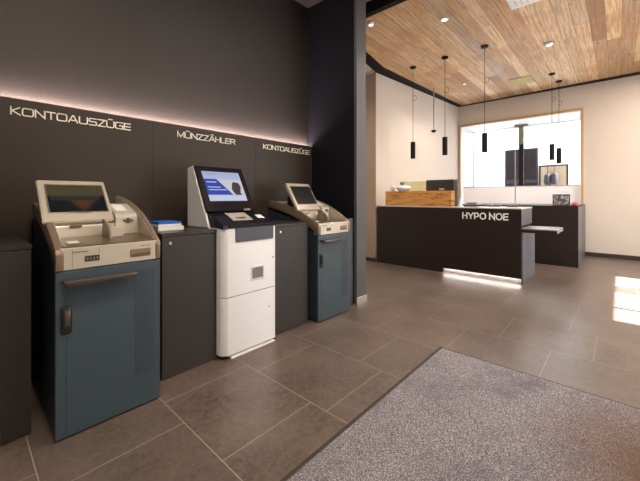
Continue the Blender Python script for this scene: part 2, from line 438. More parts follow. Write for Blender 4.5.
# building across the courtyard
t = thing('white_facade', 'bright white building outside the window with dark framed glazing', 'building', (13.0, 1.0, 0))
obj('wall', box(BM(), 13.0, 13.3, -5, 6.5, 0, 4.2), 'facade', t)
def win_box(y0, y1, z0, z1, frame, pane, x=12.99):
    b = BM(); w_ = 0.05
    box(b, x-0.05, x+0.01, y0, y0+w_, z0, z1); box(b, x-0.05, x+0.01, y1-w_, y1, z0, z1)
    box(b, x-0.05, x+0.01, y0+w_, y1-w_, z0, z0+w_); box(b, x-0.05, x+0.01, y0+w_, y1-w_, z1-w_, z1)
    return b
import types
CA, SA = 0.7399, 0.6727
def yz(u, v, x):
    dx = CA*329+SA*(u-320); dy = SA*329-CA*(u-320); k = x/dx
    return dy*k, 1.25+(197-v)*k
y1, z1 = yz(505, 150, 12.95); y0, z0 = yz(538, 190, 12.95)
zt = yz(538, 148, 12.95)[1]
f = obj('dark_window', win_box(y0, y1, 0.6, (z1+zt)/2, 0, 0), 'grey_dk', t)
b = BM(); box(b, 12.93, 12.98, y0+0.05, y1-0.05, 0.65, (z1+zt)/2-0.05); obj('glazing', b, 'slate_gl', f)
b = BM(); box(b, 12.91, 12.94, y0, y1, 1.72, 1.84); box(b, 12.91, 12.94, (y0+y1)/2-0.05, (y0+y1)/2+0.05, 0.6, z1); obj('glazing_bar', b, 'grey_dk', f)
y3, z3 = yz(539, 165.5, 12.95); y2, z2 = yz(568.5, 164, 12.95)
f = obj('beige_window', win_box(y2, y3, 0.6, z3, 0, 0), 'grey_dk', t)
obj('blind', box(BM(), 12.95, 12.985, y2+0.05, y3-0.05, 0.65, z3-0.05), 'beige', f)
for i, (uu, vv) in enumerate([(548, 174), (555, 173)]):
    yy, zz = yz(uu, vv, 12.9)
    b = BM(); lathe(b, [(0.01, 0.3), (0.01, 0.02), (0.09, -0.04), (0.11, -0.28), (0.07, -0.36)], (12.86, yy, zz), 16)
    obj('lantern', b, 'grey_dk', t, smooth=True)

# ---------------------------------------------------------------- lettering
def arc(cx, cy, rx, ry, a0, a1, n=8):
    return [(cx+rx*math.cos(math.radians(a0+(a1-a0)*i/n)), cy+ry*math.sin(math.radians(a0+(a1-a0)*i/n))) for i in range(n+1)]
def rrect(w, h, r):
    p = arc(w-r, h-r, r, r, 0, 90, 4)+arc(r, h-r, r, r, 90, 180, 4)+arc(r, r, r, r, 180, 270, 4)+arc(w-r, r, r, r, 270, 360, 4)
    return p+[p[0]]
# wide square letters: (advance width, strokes) with height 1
WIDE = {
 'K': (1.20, [[(0, 0), (0, 1)], [(1.1, 1), (0.12, 0.5), (1.2, 0)]]),
 'O': (1.45, [rrect(1.45, 1, 0.25)]),
 'N': (1.30, [[(0, 0), (0, 1), (1.3, 0), (1.3, 1)]]),
 'T': (1.20, [[(0, 1), (1.2, 1)], [(0.6, 1), (0.6, 0)]]),
 'A': (1.40, [[(0, 0), (0.62, 1), (0.78, 1), (1.4, 0)], [(0.25, 0.3), (1.15, 0.3)]]),
 'U': (1.30, [[(0, 1)]+arc(0.25, 0.25, 0.25, 0.25, 180, 270, 4)+arc(1.05, 0.25, 0.25, 0.25, 270, 360, 4)+[(1.3, 1)]]),
 'S': (1.25, [[(1.2, 1)]+arc(0.22, 0.76, 0.22, 0.24, 90, 270, 6)+arc(1.03, 0.26, 0.22, 0.26, 90, -90, 6)+[(0.03, 0)]]),
 'Z': (1.20, [[(0, 1), (1.2, 1), (0, 0), (1.2, 0)]]),
 'G': (1.35, [[(1.33, 1)]+arc(0.25, 0.75, 0.25, 0.25, 90, 180, 4)+arc(0.25, 0.25, 0.25, 0.25, 180, 270, 4)+[(1.35, 0), (1.35, 0.5), (0.75, 0.5)]]),
 'E': (1.15, [[(1.15, 1), (0, 1), (0, 0), (1.15, 0)], [(0, 0.5), (1.1, 0.5)]]),
 'M': (1.50, [[(0, 0), (0, 1), (0.75, 0.05), (1.5, 1), (1.5, 0)]]),
 'H': (1.25, [[(0, 0), (0, 1)], [(1.25, 0), (1.25, 1)], [(0, 0.5), (1.25, 0.5)]]),
 'L': (1.05, [[(0, 1), (0, 0), (1.05, 0)]]),
 'R': (1.30, [[(0, 0), (0, 1)]+arc(1.05, 0.73, 0.22, 0.27, 90, -90, 6)+[(0, 0.46)], [(0.8, 0.46), (1.3, 0)]]),
}
WIDE['Ü'] = (WIDE['U'][0], WIDE['U'][1]+[[(0.35, 1.30), (0.52, 1.30)], [(0.80, 1.30), (0.97, 1.30)]])
WIDE['Ä'] = (WIDE['A'][0], WIDE['A'][1]+[[(0.38, 1.30), (0.55, 1.30)], [(0.86, 1.30), (1.03, 1.30)]])
BOLD = {
 'H': (0.78, [[(0, 0), (0, 1)], [(0.78, 0), (0.78, 1)], [(0, 0.5), (0.78, 0.5)]]),
 'Y': (0.90, [[(0, 1), (0.45, 0.45), (0.9, 1)], [(0.45, 0.45), (0.45, 0)]]),
 'P': (0.72, [[(0, 0), (0, 1)]+arc(0.42, 0.68, 0.30, 0.32, 90, -90, 8)+[(0, 0.36)]]),
 'O': (1.02, [arc(0.51, 0.5, 0.51, 0.52, 0, 360, 24)]),
 'N': (0.85, [[(0, 0), (0, 1), (0.85, 0), (0.85, 1)]]),
 'E': (0.68, [[(0.68, 1), (0, 1), (0, 0), (0.68, 0)], [(0, 0.5), (0.62, 0.5)]]),
}
def stroke(bm, pts, w, to3, d0, d1):
    closed = (abs(pts[0][0]-pts[-1][0])+abs(pts[0][1]-pts[-1][1])) < 1e-6
    P = [Vector(p) for p in (pts[:-1] if closed else pts)]; n = len(P); L = []; R = []
    for i in range(n):
        a = P[i-1] if (i or closed) else None; c = P[(i+1) % n] if (i < n-1 or closed) else None
        p = P[i]
        d0_ = (p-a).normalized() if a is not None else None; d1_ = (c-p).normalized() if c is not None else None
        if d0_ is None: d0_ = d1_
        if d1_ is None: d1_ = d0_
        t = (d0_+d1_)
        t = t.normalized() if t.length > 1e-4 else d0_
        nrm = Vector((-t.y, t.x)); k = w/2/max(0.35, abs(nrm.dot(Vector((-d0_.y, d0_.x)))))
        e = Vector((0, 0))
        if not closed and i == 0: e = -d1_*w*0.45
        if not closed and i == n-1: e = d0_*w*0.45
        L.append(p+nrm*k+e); R.append(p-nrm*k+e)
    lf = [bm.verts.new(to3(q, d0)) for q in L]; rf = [bm.verts.new(to3(q, d0)) for q in R]
    lb = [bm.verts.new(to3(q, d1)) for q in L]; rb = [bm.verts.new(to3(q, d1)) for q in R]
    m = n if closed else n-1
    for i in range(m):
        j = (i+1) % n
        bm.faces.new((lf[i], lf[j], rf[j], rf[i])); bm.faces.new((lb[i], rb[i], rb[j], lb[j]))
        bm.faces.new((lf[i], lb[i], lb[j], lf[j])); bm.faces.new((rf[i], rf[j], rb[j], rb[i]))
    if not closed:
        for i in (0, n-1): bm.faces.new((lf[i], rf[i], rb[i], lb[i]))
    bmesh.ops.recalc_face_normals(bm, faces=bm.faces[:])
def word(text, font, x0, x1, z0, hgt, gap, w, parent, mat, to_world, names='letter', space=0.5):
    adv = sum(font[c][0] for c in text if c != ' ')+gap*(len(text.replace(' ', ''))-1)+space*text.count(' ')
    sx = (x1-x0-w)/adv; cx = x0+w/2
    for c in text:
        if c == ' ': cx += space*sx; continue
        b = BM()
        for s_ in font[c][1]:
            stroke(b, [(cx+px*sx, z0+w/2+py*(hgt-w)) for px, py in s_], w, to_world, 0.0, 1.0)
        obj(names, b, mat, parent)
        cx += (font[c][0]+gap)*sx
def wallpos(q, d): return (q[0], WL-0.001-0.006*(1-d), q[1])
for txt, xa, xb, lab in [('KONTOAUSZÜGE', 0.232, 0.958, 'largest pale lettering KONTOAUSZÜGE on the dark wall, above the front terminal at left'),
                         ('MÜNZZÄHLER', 1.344, 1.956, 'pale lettering MÜNZZÄHLER on the wall above the white coin machine'),
                         ('KONTOAUSZÜGE', 2.323, 3.075, 'small pale lettering KONTOAUSZÜGE on the dark wall, beside the partition corner')]:
    t = thing('wall_lettering', lab, 'sign', ((xa+xb)/2, WL, 1.79), 'pale words on the dark wall')
    word(txt, WIDE, xa, xb, 1.797, 0.056, 0.30, 0.0075, t, 'letter', wallpos)

# light strip behind the cladding ledge
t = thing('ledge_light', 'glowing strip of light hidden behind the top of the dark wall cladding', 'light strip', (1.63, 3.03, 1.86))
obj('channel', box(BM(), 0.14, 3.12, 3.002, 3.053, 1.86, 1.875), 'silver', t)
obj('diffuser', box(BM(), 0.14, 3.12, 3.006, 3.044, 1.875, 1.889), 'led', t)

# ---------------------------------------------------------------- low cabinets
def cabinet(x0, x1, lab, lock=None, yf=YF, grp='low dark cabinets along the wall'):
    t = thing('low_cabinet', lab, 'cabinet', ((x0+x1)/2, (yf+WL)/2, 0), grp)
    obj('body', box(BM(), x0, x1, yf+0.022, WL-0.003, 0.0, 0.975), 'cab', t)
    d = obj('door', box(BM(), x0+0.002, x1-0.002, yf, yf+0.02, 0.004, 0.973, 0.0015), 'cab', t)
    obj('top', box(BM(), x0-0.001, x1+0.001, yf-0.002, WL-0.003, 0.976, 1.0, 0.0015), 'cab_top', t)
    if lock:
        b = BM(); lathe(b, [(0.011, 0), (0.011, -0.006), (0.008, -0.009)], (lock, yf, 0.93), 16, 'y')
        obj('lock', b, 'silver', d, smooth=True)
    return t
cabinet(0.138, 0.262, 'dark cabinet at the far left edge, left of the front terminal')
cabinet(0.93, 1.342, 'dark cabinet with a blue leaflet stack on top, between front terminal and white machine', 0.985)
cabinet(1.915, 2.345, 'dark bare-topped cabinet between the white coin machine and the rear terminal', 1.985)
t = thing('filler_panel', 'narrow grey filler panel between the rear terminal and the dark partition', 'panel', (3.03, 2.32, 0))
obj('panel', box(BM(), 2.945, XP0-0.003, 2.31, 2.34, 0, 1.0, 0.002), 'part_grey', t)
# leaflets on cabinet
t = thing('leaflet_tray', 'flat pale tray at the left end of the dark cabinet top', 'tray', (1.06, 2.62, 1.0))
b = BM(); box(b, 0.985, 1.175, 2.50, 2.74, 1.0, 1.026, 0.004); obj('base', b, 'grey_pl', t)
b = BM(); box(b, 0.985, 1.175, 2.494, 2.50, 1.0, 1.029); obj('rim', b, 'paper', t)
t = thing('leaflet_stack', 'stack of blue and white leaflets lying on the pale tray', 'leaflets', (1.06, 2.62, 1.03))
obj('white_sheets', box(BM(), 0.993, 1.165, 2.51, 2.73, 1.030, 1.046), 'paper', t)
obj('blue_cover', box(BM(), 0.995, 1.163, 2.512, 2.728, 1.046, 1.062, 0.003), 'blue', t)

# ---------------------------------------------------------------- statement terminals
def plate(bm, A, B, C, D, th):
    """solid slab: quad A,B,C,D (front) with thickness th backwards along its normal"""
    A, B, C, D = map(Vector, (A, B, C, D)); n = (B-A).cross(D-A).normalized()
    f = [bm.verts.new(p) for p in (A, B, C, D)]; k = [bm.verts.new(p-n*th) for p in (A, B, C, D)]
    fs = [bm.faces.new(f), bm.faces.new(k[::-1])]
    for i in range(4): fs.append(bm.faces.new((f[i], k[i], k[(i+1) % 4], f[(i+1) % 4])))
    bmesh.ops.recalc_face_normals(bm, faces=fs)
    return bm
def display_dim():  # dark picture with green-brown reflections painted into it
    t = NT('dim picture with reflections'); co, x, y, z = t.coords()
    # local x 0.02..0.32 , z height
    zz = t.math('MULTIPLY', t.math('SUBTRACT', z, 1.16), 6.0, clamp=True)
    n = t.noise(t.comb(t.math('MULTIPLY', x, 7.0), t.math('MULTIPLY', z, 5.0)), 1.0, 3)
    c = t.mix(t.ramp(zz, [(0.55, 0), (0.62, 1)]), (0.006, 0.008, 0.011), (0.045, 0.045, 0.022))
    vx = t.math('ABSOLUTE', t.math('SUBTRACT', x, -0.06))
    wv = t.math('MULTIPLY', t.math('SUBTRACT', z, 1.165), 0.9)
    body = t.math('MULTIPLY', t.ramp(t.math('SUBTRACT', t.math('ADD', wv, t.math('MULTIPLY', n, 0.06)), vx), [(0.0, 0), (0.05, 1)]), t.ramp(zz, [(0.55, 1), (0.62, 0)]))
    c = t.mix(t.math('MULTIPLY', body, 0.9), c, (0.06, 0.028, 0.014))
    c = t.mix(t.ramp(n, [(0.55, 0), (0.7, 0.5)]), c, (0.012, 0.02, 0.035))
    t.set(Base_Color=c, Roughness=0.08, Emission_Color=c, Emission_Strength=0.25)
    return t.m
M['disp1'] = display_dim()
M['disp3'] = plain('switched off screen', (0.010, 0.011, 0.012), 0.35)

def terminal(ox, oy, lab, disp, tilt, lev):
    def X(v): return v+ox
    def Y(v): return v+oy
    x0, x1 = 0.330, 0.844
    t = thing('statement_terminal', lab, 'terminal', (X(0.587), Y(2.53), 0), 'blue grey statement terminals')
    # lower steel body (side profile rises to the back)
    yb = 2.88
    prof = [(Y(2.13), 0.02), (Y(2.13), 0.868), (Y(2.22), 0.915), (Y(2.45), 1.01), (Y(yb), 1.11), (Y(yb), 0.02)]
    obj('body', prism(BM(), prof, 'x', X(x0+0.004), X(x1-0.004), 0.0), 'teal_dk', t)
    obj('plinth', box(BM(), X(x0+0.02), X(x1-0.02), Y(2.16), Y(yb-0.02), 0, 0.02), 'shadow', t)
    d = obj('door', box(BM(), X(x0), X(x1), Y(2.11), Y(2.13), 0.008, 0.866, 0.005), 'teal', t)
    # perforated vent area and rim groove
    b = BM()
    for i in range(7):
        for j in range(38):
            xx = X(0.705+i*0.016); zz = 0.20+j*0.0165
            box(b, xx-0.0045, xx+0.0045, Y(2.1085), Y(2.1102), zz-0.003, zz+0.003)
    obj('vent_perforation', b, 'teal_dk', d)
    b = BM()
    box(b, X(x0+0.045), X(x0+0.0475), Y(2.1092), Y(2.111), 0.02, 0.80); obj('groove', b, 'teal_dk', d)
    # handle bar
    b = BM()
    prism(b, [(X(0.355), 0.822), (X(0.365), 0.802), (X(0.40), 0.792), (X(0.685), 0.800), (X(0.695), 0.812), (X(0.69), 0.820)], 'y', Y(2.045), Y(2.112), 0.004)
    h_ = obj('handle', b, 'handle', t, smooth=True)
    # lock lever
    b = BM(); box(b, X(0.352), X(0.398), Y(2.098), Y(2.112), 0.545, 0.685, 0.010)
    l = obj('lock', b, 'plastic', t, smooth=True)
    b = BM(); box(b, X(0.362), X(0.388), Y(2.084), Y(2.099), 0.585, 0.668, 0.006)
    obj('lever', b, lev, l, smooth=True)
    # metal fascia
    obj('fascia', box(BM(), X(x0+0.02), X(x1-0.02), Y(2.108), Y(2.16), 0.87, 0.985, 0.004), 'champ', t)
    # side arms
    armR = [(2.105, 0.870), (2.101, 0.960), (2.112, 0.985), (2.22, 1.060), (2.354, 1.132), (2.482, 1.182), (2.64, 1.224), (2.86, 1.262), (2.89, 1.255),
            (2.89, 1.185), (2.70, 1.155), (2.50, 1.10), (2.35, 1.04), (2.21, 0.955), (2.17, 0.93), (2.17, 0.870)]
    armL = [(2.105, 0.870), (2.101, 0.955), (2.112, 0.978), (2.21, 1.026), (2.33, 1.082), (2.42, 1.118), (2.60, 1.168), (2.86, 1.212), (2.89, 1.205),
            (2.89, 1.135), (2.70, 1.10), (2.50, 1.05), (2.35, 0.99), (2.21, 0.925), (2.17, 0.90), (2.17, 0.870)]
    for a_, c_ in ((x0, x0+0.036), (x1-0.028, x1)):
        arm = armL if a_ == x0 else armR
        obj('inner_wall', prism(BM(), [(Y(2.13), 0.985)]+[(Y(p), q-0.006) for p, q in arm[2:8]]+[(Y(2.80), 0.985)], 'x', X(c_) if a_ == x0 else X(a_-0.004), X(c_+0.004) if a_ == x0 else X(a_)), 'champ', t)
        obj('side_arm', prism(BM(), [(Y(p), q) for p, q in arm], 'x', X(a_), X(c_), 0.005), 'bronze', t, smooth=True)
    # deck
    dk = obj('deck', prism(BM(), [(Y(2.112), 0.985), (Y(2.112), 0.991), (Y(2.38), 1.012), (Y(2.38), 0.985)], 'x', X(x0+0.036), X(x1-0.028)), 'deckm', t)
    b = BM(); plate(b, (X(0.40), Y(2.20), 1.001), (X(0.45), Y(2.20), 1.001), (X(0.45), Y(2.25), 1.005), (X(0.40), Y(2.25), 1.005), 0.003)
    obj('badge', b, 'paper', dk)
    # back panel rising to the screen
    b = BM(); prism(b, [(Y(2.38), 0.99), (Y(2.38), 1.02), (Y(2.395), 1.075), (Y(2.42), 1.115), (Y(2.50), 1.14), (Y(2.86), 1.20), (Y(2.86), 0.99)], 'x', X(x0+0.036), X(x1-0.028))
    obj('back_panel', b, 'champ', t)
    b = BM(); box(b, X(0.44), X(0.50), Y(2.382), Y(2.39), 1.072, 1.080); obj('button_strip', b, 'deckm', t)
    # card reader unit at the right
    b = BM(); prism(b, [(Y(2.36), 1.01), (Y(2.365), 1.125), (Y(2.385), 1.145), (Y(2.56), 1.205), (Y(2.60), 1.16), (Y(2.60), 1.01)], 'x', X(0.672), X(0.800), 0.004)
    cr = obj('card_reader', b, 'champ', t)
    b = BM(); box(b, X(0.715), X(0.775), Y(2.357), Y(2.366), 1.092, 1.106, 0.003); box(b, X(0.735), X(0.755), Y(2.353), Y(2.366), 1.084, 1.114, 0.003)
    obj('card_slot', b, 'deckm', cr)
    b = BM(); plate(b, (X(0.69), Y(2.42), 1.160), (X(0.755), Y(2.42), 1.160), (X(0.755), Y(2.53), 1.198), (X(0.69), Y(2.53), 1.198), 0.004)
    obj('small_display', b, 'paper', cr)
    # privacy fin + pale block
    b = BM(); prism(b, [(Y(2.22), 1.0), (Y(2.235), 1.055), (Y(2.30), 1.10), (Y(2.37), 1.115), (Y(2.37), 1.0)], 'x', X(0.600), X(0.612), 0.002)
    obj('privacy_fin', b, 'bronze', t)
    b = BM(); box(b, X(0.614), X(0.700), Y(2.30), Y(2.375), 1.004, 1.062, 0.004); obj('printer_slot_cover', b, 'champ', t)
    # fascia inlays
    b = BM(); box(b, X(0.455), X(0.522), Y(2.104), Y(2.110), 0.905, 0.935, 0.002); obj('receipt_slot', b, 'plastic', t)
    b = BM()
    for k in range(4): box(b, X(0.462+k*0.015), X(0.470+k*0.015), Y(2.1025), Y(2.106), 0.912, 0.928)
    obj('slot_marking', b, 'bronze', t)
    b = BM(); box(b, X(0.675), X(0.788), Y(2.104), Y(2.110), 0.898, 0.945, 0.003); tr = obj('output_tray', b, 'bronze', t)
    b = BM(); box(b, X(0.682), X(0.781), Y(2.1025), Y(2.106), 0.904, 0.918); obj('tray_lip', b, 'deckm', tr)
    b = BM()
    for k in range(8): box(b, X(0.400+k*0.009), X(0.4065+k*0.009), Y(2.106), Y(2.109), 0.958, 0.963)
    obj('fascia_marking', b, 'deckm', t); b = BM()
    for k in range(7): box(b, X(0.73+k*0.008), X(0.7355+k*0.008), Y(2.106), Y(2.109), 0.958, 0.962)
    obj('fascia_marking', b, 'deckm', t)
    b = BM(); box(b, X(0.400), X(0.4015), Y(2.1065), Y(2.11), 0.875, 0.975); obj('fascia_joint', b, 'bronze', t); b = BM(); box(b, X(0.52), X(0.5215), Y(2.1065), Y(2.11), 0.94, 0.975); obj('fascia_joint', b, 'bronze', t)
    # screen housing
    xl, xr = 0.318, 0.674
    yt, zt_, yb_, zb = tilt
    def Q(x, s): return Vector((X(x), Y(yt+(yb_-yt)*s), zt_+(zb-zt_)*s))
    n = Vector((0, -(zt_-zb), -(yb_-yt)*1.0)).normalized()
    n = Vector((0, -(zt_-zb), (yt-yb_))).normalized()
    b = BM(); plate(b, Q(xl, 1), Q(xr, 1), Q(xr, 0), Q(xl, 0), 0.035)
    bmesh.ops.bevel(b, geom=b.edges[:], offset=0.006, segments=2, affect='EDGES')
    s_ = obj('screen_housing', b, 'champ', t, smooth=True)
    b = BM()
    lo, hi, sl, sr = 0.80, 0.125, xl+0.036, xr-0.022
    P4 = [Q(sl, lo)+n*0.002, Q(sr, lo)+n*0.002, Q(sr, hi)+n*0.002, Q(sl, hi)+n*0.002]
    plate(b, *P4, 0.004); obj('display', b, disp, s_)
    b = BM()
    for A, B_ in ((0, 1), (1, 2), (2, 3), (3, 0)): tube(b, [P4[A]+n*0.001, P4[B_]+n*0.001], 0.0035, 6)
    obj('display_rim', b, 'bronze', s_)
    b = BM(); box(b, X(0.36), X(0.62), Y(2.50), Y(2.60), 1.12, 1.26, 0.01); obj('screen_neck', b, 'shadow', t)
    return t
terminal(0, 0, 'front blue-grey statement terminal with dim picture on its tilted screen, nearest the camera', 'disp1', (2.629, 1.357, 2.379, 1.105), 'handle')
terminal(2.063, 0.09, 'rear blue statement terminal with blank dark screen, beside the dark partition', 'disp3', (2.575, 1.402, 2.385, 1.115), 'plastic')

# ---------------------------------------------------------------- coin machine
def display_mat():
    t = NT('lit screen picture'); co, x, y, z = t.coords()
    # local: x -0.19..0.19 ; z (height) 1.215..1.470
    u = t.math('DIVIDE', t.math('ADD', x, 0.222), 0.362)
    v = t.math('DIVIDE', t.math('SUBTRACT', z, 1.218), 0.252)
    c0 = t.mix(v, (0.55, 0.60, 0.78), (0.36, 0.42, 0.62))
    n = t.noise(co, 22, 3)
    inb = t.math('MULTIPLY', t.math('GREATER_THAN', v, 0.20), t.math('LESS_THAN', v, 0.74))
    edge = t.math('SUBTRACT', 0.66, t.math('MULTIPLY', t.math('SUBTRACT', v, 0.20), 0.62))
    blue = t.math('MULTIPLY', inb, t.math('LESS_THAN', u, edge))
    c = t.mix(inb, c0, (0.56, 0.56, 0.62))
    c = t.mix(blue, c, (0.012, 0.045, 0.36))
    # dark figure at the right of the picture
    du = t.math('DIVIDE', t.math('SUBTRACT', u, 0.80), 0.14); dv = t.math('DIVIDE', t.math('SUBTRACT', v, 0.42), 0.30)
    rr = t.math('ADD', t.math('ADD', t.math('MULTIPLY', du, du), t.math('MULTIPLY', dv, dv)), t.math('MULTIPLY', t.math('SUBTRACT', n, 0.5), 1.6))
    c = t.mix(t.math('MULTIPLY', t.math('LESS_THAN', rr, 0.75), t.math('GREATER_THAN', v, 0.20)), c, (0.04, 0.025, 0.035))
    for (u0_, u1_, v0_, v1_) in [(0.05, 0.30, 0.62, 0.65), (0.05, 0.38, 0.45, 0.475), (0.05, 0.52, 0.36, 0.385), (0.10, 0.36, 0.90, 0.92)]:
        m = t.math('MULTIPLY', t.math('MULTIPLY', t.math('GREATER_THAN', u, u0_), t.math('LESS_THAN', u, u1_)),
                   t.math('MULTIPLY', t.math('GREATER_THAN', v, v0_), t.math('LESS_THAN', v, v1_)))
        c = t.mix(t.math('MULTIPLY', m, 0.8), c, (0.75, 0.8, 0.9) if v0_ < 0.8 else (0.2, 0.22, 0.3))
    t.set(Base_Color=(0.02, 0.02, 0.02), Roughness=0.15, Emission_Color=c, Emission_Strength=0.95)
    return t.m
M['disp2'] = display_mat()
t = thing('coin_machine', 'tall white coin counting machine with lit screen and black sloping top', 'machine', (1.60, 2.55, 0))
x0, x1, yf = 1.345, 1.866, 2.215
pl = [(x0, 2.74), (x0, yf+0.045), (x0+0.004, yf+0.036), (x0+0.042, yf+0.003), (x0+0.050, yf), (x1-0.02, yf), (x1-0.006, yf+0.006), (x1, yf+0.02), (x1, 2.74)]
obj('lower_body', prism(BM(), pl, 'z', 0.03, 0.473), 'white_m', t, smooth=True)
obj('upper_body', prism(BM(), pl, 'z', 0.479, 1.005), 'white_m', t, smooth=True)
obj('joint', prism(BM(), [(x0+0.006, 2.73), (x0+0.006, yf+0.06), (x0+0.07, yf+0.006), (x1-0.01, yf+0.006), (x1-0.006, 2.73)], 'z', 0.473, 0.479), 'shadow', t)
b = BM(); box(b, x0+0.02, x1-0.01, yf+0.03, 2.72, 0.0, 0.03); obj('plinth', b, 'shadow', t)
b = BM(); box(b, x0+0.07, x1-0.02, yf-0.010, yf+0.028, 0.0, 0.016, 0.003); obj('kick_plate', b, 'paper', t)
# side cheeks of the sloping head
ch = [(2.735, 1.005), (2.735, 1.497), (2.70, 1.505), (2.645, 1.512), (2.40, 1.035), (2.385, 1.005)]
for a_, c_ in ((1.322, 1.342), (x1-0.022, x1-0.002)):
    obj('side_cheek', prism(BM(), ch, 'x', a_, c_, 0.003) if a_ < 1.4 else prism(BM(), [(2.735, 1.005), (2.735, 1.16), (2.40, 1.03), (2.37, 1.005)], 'x', a_, c_, 0.003), 'white_m' if a_ < 1.4 else 'deckblk', t)
b = BM(); prism(b, [(2.73, 1.02), (2.73, 1.47), (2.66, 1.49), (2.45, 1.12), (2.44, 1.03)], 'x', 1.343, 1.79); obj('head_shell', b, 'deckblk', t)
kd = 0.42
def on_deck(x, y, off=0.004): return (x, y, 1.036+(y-2.215)*0.42+off)
TRAY = [on_deck(1.475, 2.27), on_deck(1.665, 2.27), on_deck(1.665, 2.40), on_deck(1.475, 2.40)]
LABEL = [on_deck(1.735, 2.29), on_deck(1.80, 2.29), on_deck(1.80, 2.345), on_deck(1.735, 2.345)]
# deck
b = BM(); prism(b, [(yf+0.002, 1.006), (yf+0.002, 1.032), (2.42, 1.119), (2.60, 1.15), (2.73, 1.15), (2.73, 1.006)], 'x', x0+0.004, x1-0.004, 0.003)
dk = obj('deck', b, 'deckblk', t)
b = BM(); box(b, x0+0.055, x1+0.002, yf-0.008, yf+0.004, 1.006, 1.036, 0.003); obj('deck_edge', b, 'grey_dk', dk)
b = BM(); plate(b, *TRAY, 0.004)
co_ = obj('coin_tray', b, 'champ', dk)
b = BM(); prism(b, [(1.52, 2.30), (1.59, 2.29), (1.62, 2.31), (1.59, 2.345), (1.53, 2.335)], 'z', 1.05, 1.086); obj('coin_mouth', b, 'deckm', co_)
b = BM(); plate(b, *LABEL, 0.003); obj('deck_label', b, 'paper', dk)
# screen bezel
xl, xr, yt, zt_, yb_, zb = 1.328, 1.795, 2.634, 1.517, 2.411, 1.135
def Q2(x, s): return Vector((x, yt+(yb_-yt)*s, zt_+(zb-zt_)*s))
n2 = Vector((0, -0.864, 0.504))
b = BM(); plate(b, Q2(xl, 1), Q2(xr, 1), Q2(xr, 0), Q2(xl, 0), 0.028); bmesh.ops.bevel(b, geom=b.edges[:], offset=0.006, segments=2, affect='EDGES')
s_ = obj('screen_bezel', b, 'bezel', t, smooth=True)
b = BM(); plate(b, Q2(1.378, 0.785)+n2*0.002, Q2(1.740, 0.785)+n2*0.002, Q2(1.740, 0.125)+n2*0.002, Q2(1.378, 0.125)+n2*0.002, 0.004)
obj('display', b, 'disp2', s_)
b = BM(); box(b, 1.655, 1.725, 2.385, 2.41, 1.130, 1.152, 0.009); obj('reader_button', b, 'bronze', s_, smooth=True)
# front fascia
def rr_panel(xa, xb, za, zb_, r, y0_, y1_):
    p = [(xa, zb_), (xb, zb_)]+[(xb-r+r*math.cos(a), za+r+r*math.sin(a)) for a in [0, -PI/8, -PI/4, -3*PI/8, -PI/2]]+[(xa+r+r*math.cos(a), za+r+r*math.sin(a)) for a in [-PI/2, -5*PI/8, -3*PI/4, -7*PI/8, -PI]]
    return prism(BM(), p, 'y', y0_, y1_)
obj('front_fascia', rr_panel(1.455, 1.832, 0.895, 1.006, 0.012, yf-0.006, yf+0.004), 'navy', t)
b = BM(); box(b, 1.60, 1.735, yf-0.003, yf+0.002, 0.565, 0.685, 0.003); dr = obj('dispensing_hatch', b, 'silver', t)
b = BM(); box(b, 1.613, 1.722, yf-0.005, yf-0.002, 0.583, 0.672, 0.002); obj('hatch_window', b, 'glassdk', dr)
for xx, zz in ((1.83, 0.735), (1.79, 0.315)):
    b = BM(); lathe(b, [(0.009, 0), (0.009, -0.004), (0.006, -0.006)], (xx, yf, zz), 14, 'y'); obj('lock', b, 'silver', t, smooth=True)

# ---------------------------------------------------------------- entrance mat
t = thing('entrance_mat', 'large speckled grey carpet mat with brown reflection painted into one corner on the tiles', 'mat', (1.5, -0.2, 0))
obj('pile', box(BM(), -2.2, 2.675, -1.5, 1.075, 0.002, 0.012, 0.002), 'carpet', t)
b = BM(); box(b, -2.2, 2.692, 1.075, 1.10, 0.001, 0.009, 0.002); box(b, 2.675, 2.692, -1.5, 1.075, 0.001, 0.009, 0.002)
obj('rubber_edge', b, 'rubber', t)

# ---------------------------------------------------------------- reception desk
XD = 5.42
t = thing('reception_desk', 'long dark reception desk lettered HYPO NOE with a glowing plinth', 'desk', (5.8, 2.2, 0))
obj('front_panel', box(BM(), XD, XD+0.03, 1.06, 3.445, 0.072, 1.072), 'desk', t)
obj('end_panel', box(BM(), XD+0.03, 6.22, 1.04, 1.06, 0.83, 1.072), 'desk_side', t)
obj('lower_end_panel', box(BM(), XD+0.002, 6.32, 1.015, 1.035, 0.0, 0.74), 'desk_side', t)
obj('front_post', box(BM(), XD, XD+0.03, 1.035, 1.06, 0.072, 1.072), 'desk', t)
obj('left_plinth', box(BM(), XD, XD+0.03, 2.175, 3.445, 0.0, 0.072), 'desk', t)
obj('carcass', box(BM(), XD+0.05, 6.20, 1.06, 3.40, 0.075, 1.06), 'desk', t)
obj('recessed_plinth', box(BM(), XD+0.06, XD+0.08, 1.035, 2.175, 0, 0.072), 'silver', t)
obj('plinth_light', box(BM(), XD+0.032, XD+0.048, 1.05, 2.17, 0.066, 0.071), 'led2', t)
obj('countertop', box(BM(), XD-0.003, 6.23, 1.035, 3.447, 1.072, 1.09, 0.002), 'stone', t)
sh = obj('side_shelf', box(BM(), XD, 6.05, 0.615, 1.05, 0.748, 0.80, 0.002), 'shelf', t)
obj('shelf_front_edge', box(BM(), XD-0.004, XD+0.0, 0.615, 1.05, 0.744, 0.784), 'desk', sh)
word('HYPO NOE', BOLD, 0, 0.655, 0.905, 0.104, 0.30, 0.017, t, 'letter2', lambda q, d: (XD-0.007*(1-d), 1.852-q[0], q[1]), space=0.42)

